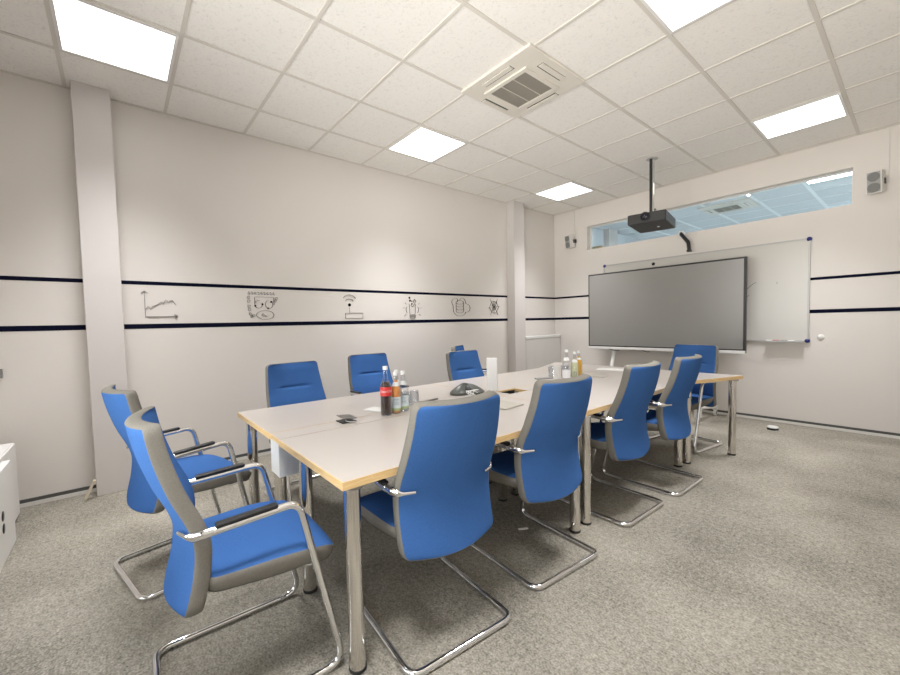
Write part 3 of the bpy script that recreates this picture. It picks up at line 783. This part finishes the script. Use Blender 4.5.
tag(MB().lathe([(.028, 0), (.028, .006), (.022, .013), (0, .015)], 24, M4=Matrix.Rotation(PI / 2, 4, 'X')).build('wall_sensor', M['white'], None, (3.402, YB - .0005, 1.018)), 'round white fitting on the wall right of the whiteboard', 'wall fitting')
# arm camera over the whiteboard
t = thing('camera_arm', 'black bent arm on a white wall mount above the screen', 'camera arm', (2.03, YB, 2.40))
MB().lathe([(.045, 0), (.045, .018), (.034, .024), (0, .024)], 20, M4=Matrix.Translation((-.02, -.0005, .01)) @ Matrix.Rotation(PI / 2, 4, 'X')).build('wall_mount', M['white'], t)
MB().tube(fillet([(-.02, -.02, .01), (.0, -.05, -.005), (.105, -.13, -.135), (.120, -.14, -.250)], .05, 6), (.020, .030), 10).build('arm', M['black'], t)
MB().box(.095, .145, -.166, -.114, -.262, -.238, b=.004).build('camera_head', M['bezel'], t)
# radiator
t = thing('radiator', 'white ribbed radiator under the stripes in the far corner', 'radiator', (.075, 5.19, 0))
r = MB(); r.box(-.035, .035, -.475, .475, .16, 1.00, b=.006)
for k in range(30):
    y = -.46 + .92 * (k + .5) / 30; r.box(.034, .041, y - .010, y + .010, .19, .97)
r.build('panel', M['speaker_case'], t)
MB().box(-.040, .046, -.485, .485, .985, 1.03, b=.005).build('top_grille', M['white_metal'], t)
MB().lathe([(.02, 0), (.024, .01), (.024, .05), (.018, .06), (0, .06)], 16, M4=Matrix.Translation((.0, .50, .985)) @ Matrix.Rotation(-PI / 2, 4, 'X') ).build('valve', M['white'], t)
MB().tube(fillet([(0, .476, .97), (0, .53, .97), (0, .53, .10), (-.0, .53, .0)], .03, 5), .009, 8).build('pipe', M['skirt_white'], t)
for y in (-.35, .35): MB().box(-.074, -.034, y - .02, y + .02, .3, .9).build('bracket', M['white_metal'], t)
# projector on its ceiling pole
PX, PY, PZ, PW, PD, PH, PA = 2.098, 4.523, 2.337, .385, .575, .112, .185
t = thing('projector', 'black projector hanging from a ceiling pole', 'projector', (PX, PY, PZ), PA)
MB().box(-PW / 2, PW / 2, -PD / 2, PD / 2, 0, PH, b=.010).build('body', M['projector'], t)
MB().box(-PW / 2 + .012, PW / 2 - .012, -PD / 2 - .002, -PD / 2 + .004, .012, PH - .012).build('front_panel', M['bezel'], t)
ln = MB().lathe([(.050, 0), (.050, .020), (.042, .024), (.036, .018), (.034, .004), (0, .004)], 28, M4=Matrix.Translation((-.01, -PD / 2 - .001, .066)) @ Matrix.Rotation(PI / 2, 4, 'X')).build('lens_ring', M['black'], t)
MB().lathe([(.034, .005), (.026, .012), (.014, .016), (0, .017)], 24, M4=Matrix.Translation((-.01, -PD / 2 - .001, .066)) @ Matrix.Rotation(PI / 2, 4, 'X')).build('glass', M['lens'], ln)
sv = MB()
for k in range(12): sv.box(PW / 2 - .001, PW / 2 + .0015, -PD / 2 + .08 + k * .034, -PD / 2 + .10 + k * .034, .02, .09)
sv.build('side_vent', M['black'], t)
MB().lathe([(.014, 0), (.014, -.004), (.008, -.006), (0, -.006)], 14, M4=Matrix.Translation((.06, -PD / 2 + .32, 0))).build('status_lamp', M['white'], t)
MB().box(-.07, .07, -.09, .09, PH, PH + .018, b=.004).build('mount_plate', M['black'], t)
pl = MB().lathe([(.016, PH + .018), (.016, .17)], 16); pl.lathe([(.027, .17), (.027, H - PZ - .006)], 24)
MB().box(-.029, .002, -.032, -.012, .165, H - PZ - .006, 0, Matrix.Rotation(.25, 4, 'Z'), b=.003).build('long_strip', M['black'], t)  # black strip standing in for the dark reflection on the chrome pole
pl.build('pole', M['chrome'], t)
MB().lathe([(.062, H - PZ - .008), (.062, H - PZ - .0055), (.024, H - PZ - .0058)], 24).build('ceiling_plate', M['alu'], t)
MB().tube(fillet([(.035, .0, PH + .004), (.040, .0, .19), (.030, .0, .21), (.026, .0, .17)], .012, 5), .004, 8).build('cable', M['black'], t)

# ------------------------------------------------------------------ doodles on the left wall
def decal(label, strokes, dots=(), th=.0045):
    b = MB()
    for s in strokes:
        w = th
        if isinstance(s[0], (int, float)): w = s[0]; s = s[1]
        b.tube([(.0012, y, z) for y, z in s], (w * 1.25, .0012), 6)
    for y, z, r in dots:
        b.lathe([(r, 0), (r, .0012), (0, .0012)], 10, M4=Matrix.Translation((.0008, y, z)) @ Matrix.Rotation(PI / 2, 4, 'Y'))
    o = b.build('wall_drawing', M['ink']); return tag(o, label, 'wall drawing', 'line drawings between the wall stripes')
def arc(cy, cz, ry, rz, a0, a1, n=16): return [(cy + ry * math.cos(math.radians(a)), cz + rz * math.sin(math.radians(a))) for a in lin(a0, a1, n)]
decal('black line drawing of a rising chart with two arrow axes', [
    (.005, [(-.214, 1.385), (-.214, 1.598)]), (.005, [(-.236, 1.580), (-.214, 1.602), (-.190, 1.580)]), (.006, [(-.214, 1.385), (.010, 1.385)]), (.007, [(-.010, 1.402), (.016, 1.385), (-.010, 1.368)]),
    (.005, [(-.210, 1.448), (-.193, 1.474), (-.176, 1.446), (-.160, 1.472), (-.125, 1.486), (-.100, 1.512), (-.085, 1.490), (-.068, 1.530), (-.048, 1.508), (-.022, 1.526), (.008, 1.482)])])
sq = []
for k in range(9):
    y = .605 + k * .029; sq.append((.0045, [(y - .010, 1.602 + .012 * (k % 2)), (y, 1.622), (y + .006, 1.606), (y - .004, 1.598), (y + .012, 1.596)]))
for y, z in ((.600, 1.565), (.602, 1.530), (.604, 1.480), (.606, 1.450), (.612, 1.405), (.640, 1.388), (.625, 1.380), (.862, 1.560), (.852, 1.535)):
    sq.append((.0042, arc(y, z, .013, .012, 0, 330, 9)))
decal('black line drawing of two circling arrows above an oval table', sq + [
    (.006, [(.655, 1.570), (.655, 1.490)]), (.006, [(.835, 1.570), (.838, 1.495)]), (.002, [(.66, 1.572), (.83, 1.572)]),
    (.006, arc(.690, 1.500, .036, .038, 70, 380)), (.006, arc(.790, 1.500, .036, .040, 100, 400)),
    (.005, arc(.750, 1.395, .083, .044, 160, 520, 28)), (.005, arc(.750, 1.395, .032, .016, 120, 330, 12)), (.005, [(.730, 1.400), (.76, 1.384)])],
    [(.660, 1.485, .009), (.728, 1.500, .009), (.812, 1.525, .010), (.780, 1.462, .008)])
decal('black line drawing of a router box with wireless waves', [
    (.007, arc(1.672, 1.548, .085, .072, 155, 25)), (.007, arc(1.672, 1.532, .052, .042, 155, 25)), (.003, [(1.672, 1.475), (1.672, 1.412)]),
    (.005, [(1.618, 1.412), (1.838, 1.412), (1.838, 1.352), (1.618, 1.352), (1.618, 1.412)])], [(1.672, 1.505, .019)])
ray = lambda a, r0, r1: [(2.555 + r0 * math.cos(math.radians(a)), 1.455 + r0 * .95 * math.sin(math.radians(a))), (2.555 + r1 * math.cos(math.radians(a)), 1.455 + r1 * .95 * math.sin(math.radians(a)))]
decal('black line drawing of a glowing light bulb with cogs on top', [ray(a, .115, .150) for a in (-32, 10, 38, 142, 170, 212)] + [
    (.005, arc(2.545, 1.455, .090, .070, 215, 150, 8)), (.005, arc(2.560, 1.455, .090, .070, 30, -35, 8)), (.005, [(2.505, 1.530), (2.512, 1.40)]), (.005, [(2.600, 1.530), (2.595, 1.40)]),
    (.008, [(2.55, 1.490), (2.590, 1.532)]), (.005, [(2.53, 1.515), (2.55, 1.490)]), (.006, arc(2.590, 1.562, .020, .020, 0, 360, 12)),
    (.010, [(2.508, 1.392), (2.600, 1.392)]), (.008, [(2.512, 1.372), (2.598, 1.372)]), (.008, [(2.515, 1.345), (2.590, 1.345)]), (.006, [(2.51, 1.385), (2.512, 1.345)]), (.006, [(2.598, 1.385), (2.594, 1.345)])],
    [(2.512, 1.605, .014), (2.520, 1.568, .015), (2.548, 1.562, .009), (2.548, 1.528, .012), (2.592, 1.585, .008)])
decal('black line drawing of a data drum inside a cloud', [
    (.005, arc(3.300, 1.560, .072, .055, 220, 60, 12) + arc(3.375, 1.565, .04, .025, 180, 90, 5) + arc(3.430, 1.560, .060, .062, 130, -10, 10) + arc(3.510, 1.480, .068, .060, 70, -110, 12) + arc(3.380, 1.470, .130, .105, -35, -160, 12) + [(3.250, 1.525)]),
    (.005, arc(3.380, 1.560, .072, .026, 0, 360, 18)), (.005, [(3.308, 1.560), (3.308, 1.430)]), (.005, [(3.452, 1.560), (3.452, 1.430)]),
    (.005, arc(3.380, 1.520, .072, .024, 180, 360)), (.005, arc(3.380, 1.478, .072, .024, 180, 360)), (.005, arc(3.380, 1.435, .072, .024, 180, 360))])
decal('black line drawing of a spiky network knot next to the farther pillar', [
    [(4.000, 1.62), (4.03, 1.575), (4.145, 1.43), (4.175, 1.375)], [(4.165, 1.62), (4.135, 1.565), (4.035, 1.43), (4.005, 1.375)], (.008, [(3.945, 1.490), (4.03, 1.485)]), (.008, [(4.13, 1.51), (4.215, 1.505)]),
    [(4.03, 1.575), (4.085, 1.59), (4.135, 1.565), (4.190, 1.505), (4.145, 1.43), (4.09, 1.405), (4.035, 1.43), (3.985, 1.49), (4.03, 1.575)], arc(4.085, 1.50, .040, .045, 0, 360), arc(4.085, 1.50, .018, .020, 0, 360), [(4.085, 1.59), (4.085, 1.405)],
    (.009, [(4.135, 1.585), (4.145, 1.55)])], [(4.05, 1.53, .009), (4.115, 1.47, .009), (4.04, 1.44, .009)])

# ------------------------------------------------------------------ left edge, floor bits
t = thing('low_cabinet', 'white low cabinet at the left edge of the picture', 'cabinet', (.70, -1.19, 0))
MB().box(-.50, .50, -.20, .192, .02, .520, b=.003).build('body', M['white'], t)
MB().box(-.495, .495, .192, .200, .03, .515, b=.002).build('door', M['white'], t)
MB().box(-.49, .49, -.19, .18, 0, .02).build('plinth', M['white'], t)
tag(MB().prism([(0, 0), (.26, 0), (.13, .10)], 0, .002).build('paper_sheet', M['paper'], None, (.32, -1.12, .5205)), 'white paper corner on top of the low cabinet', 'paper')
t = thing('carry_box', 'white box with dark round hand holes, before the low cabinet', 'box', (.90, -.968, 0))
MB().box(-.27, .26, -.018, .018, .0, .50, b=.003).build('body', M['white'], t)
for dz in (.185, .255):
    MB().lathe([(.028, 0), (.028, .002), (0, .002)], 18, M4=Matrix.Translation((.02, .0175, dz)) @ Matrix.Rotation(-PI / 2, 4, 'X')).build('hand_hole', M['black'], t)
tag(MB().box(0, .022, -1.16, -1.055, .955, 1.02, b=.003).build('wall_control', M['steel_dark']), 'dark grey control plate on the wall at the left edge', 'switch')
wd = MB().box(-.017, .017, -.008, .008, 0, .15, 0, Matrix.Translation((.178, -.655, .005)) @ Matrix.Rotation(-.42, 4, 'X'))
tag(wd.build('wooden_wedge', M['wood_pale']), 'short pale wooden strip leaning against the nearer pillar', 'wood strip')
t = thing('floor_outlet', 'small round metal floor outlet near the screen wall', 'floor outlet', (3.09, 5.20, 0))
MB().lathe([(.050, 0), (.050, .038), (.045, .044), (0, .044)], 24).build('body', M['speaker_case'], t); MB().lathe([(.0508, .006), (.0508, .030)], 24, cap=False).build('ring', M['rubber'], t)
tag(MB().box(-.008, .008, -.03, .03, 0, .004).build('paper_scrap', M['paper'], None, (2.60, 1.47, .001), -.5), 'tiny white paper scrap on the carpet under the table', 'paper')

# ------------------------------------------------------------------ camera
Rr = Vector((0.6269441630566673, 0.7786984901855872, -0.02386792391184917)); Ru = Vector((-0.02162000730571409, 0.048015178311044876, 0.9986125965237267)); Rf = Vector((-0.7787641438158769, 0.625558313856067, -0.0469383028269956))
cd = bpy.data.cameras.new('camera'); co = bpy.data.objects.new('camera', cd); COL.objects.link(co)
co.matrix_world = Matrix(((Rr.x, Ru.x, -Rf.x, 4.10233516), (Rr.y, Ru.y, -Rf.y, -.40372502), (Rr.z, Ru.z, -Rf.z, 1.26769759), (0, 0, 0, 1)))
cd.sensor_fit = 'HORIZONTAL'; cd.sensor_width = 36; cd.lens = 392.68164 / 900 * 36
cd.shift_x = (450 - 433.66267) / 900; cd.shift_y = (342.18457 - 337.5) / 900
cd.clip_start = .02; cd.clip_end = 60
SC.camera = co
# ------------------------------------------------------------------ world and view
w = bpy.data.worlds.new('world'); SC.world = w; w.use_nodes = True
wn = w.node_tree; bg = wn.nodes['Background']; bg.inputs['Strength'].default_value = 1.6
tc = wn.nodes.new('ShaderNodeTexCoord'); sx = wn.nodes.new('ShaderNodeSeparateXYZ'); wr = wn.nodes.new('ShaderNodeValToRGB')
wn.links.new(tc.outputs['Generated'], sx.inputs[0]); wn.links.new(sx.outputs['Z'], wr.inputs['Fac']); wn.links.new(wr.outputs['Color'], bg.inputs['Color'])
wr.color_ramp.elements[0].position = 0.0; wr.color_ramp.elements[0].color = (8.840, 8.500, 7.990, 1)   # lower half brightened to throw added light up at the ceiling
wr.color_ramp.elements[1].position = .004; wr.color_ramp.elements[1].color = (1.900, 2.000, 2.100, 1)   # hazy sky
SC.view_settings.view_transform = 'Standard'; SC.view_settings.look = 'None'; SC.view_settings.gamma = 1; SC.view_settings.exposure = 0.1
SC.view_settings.use_curve_mapping = False
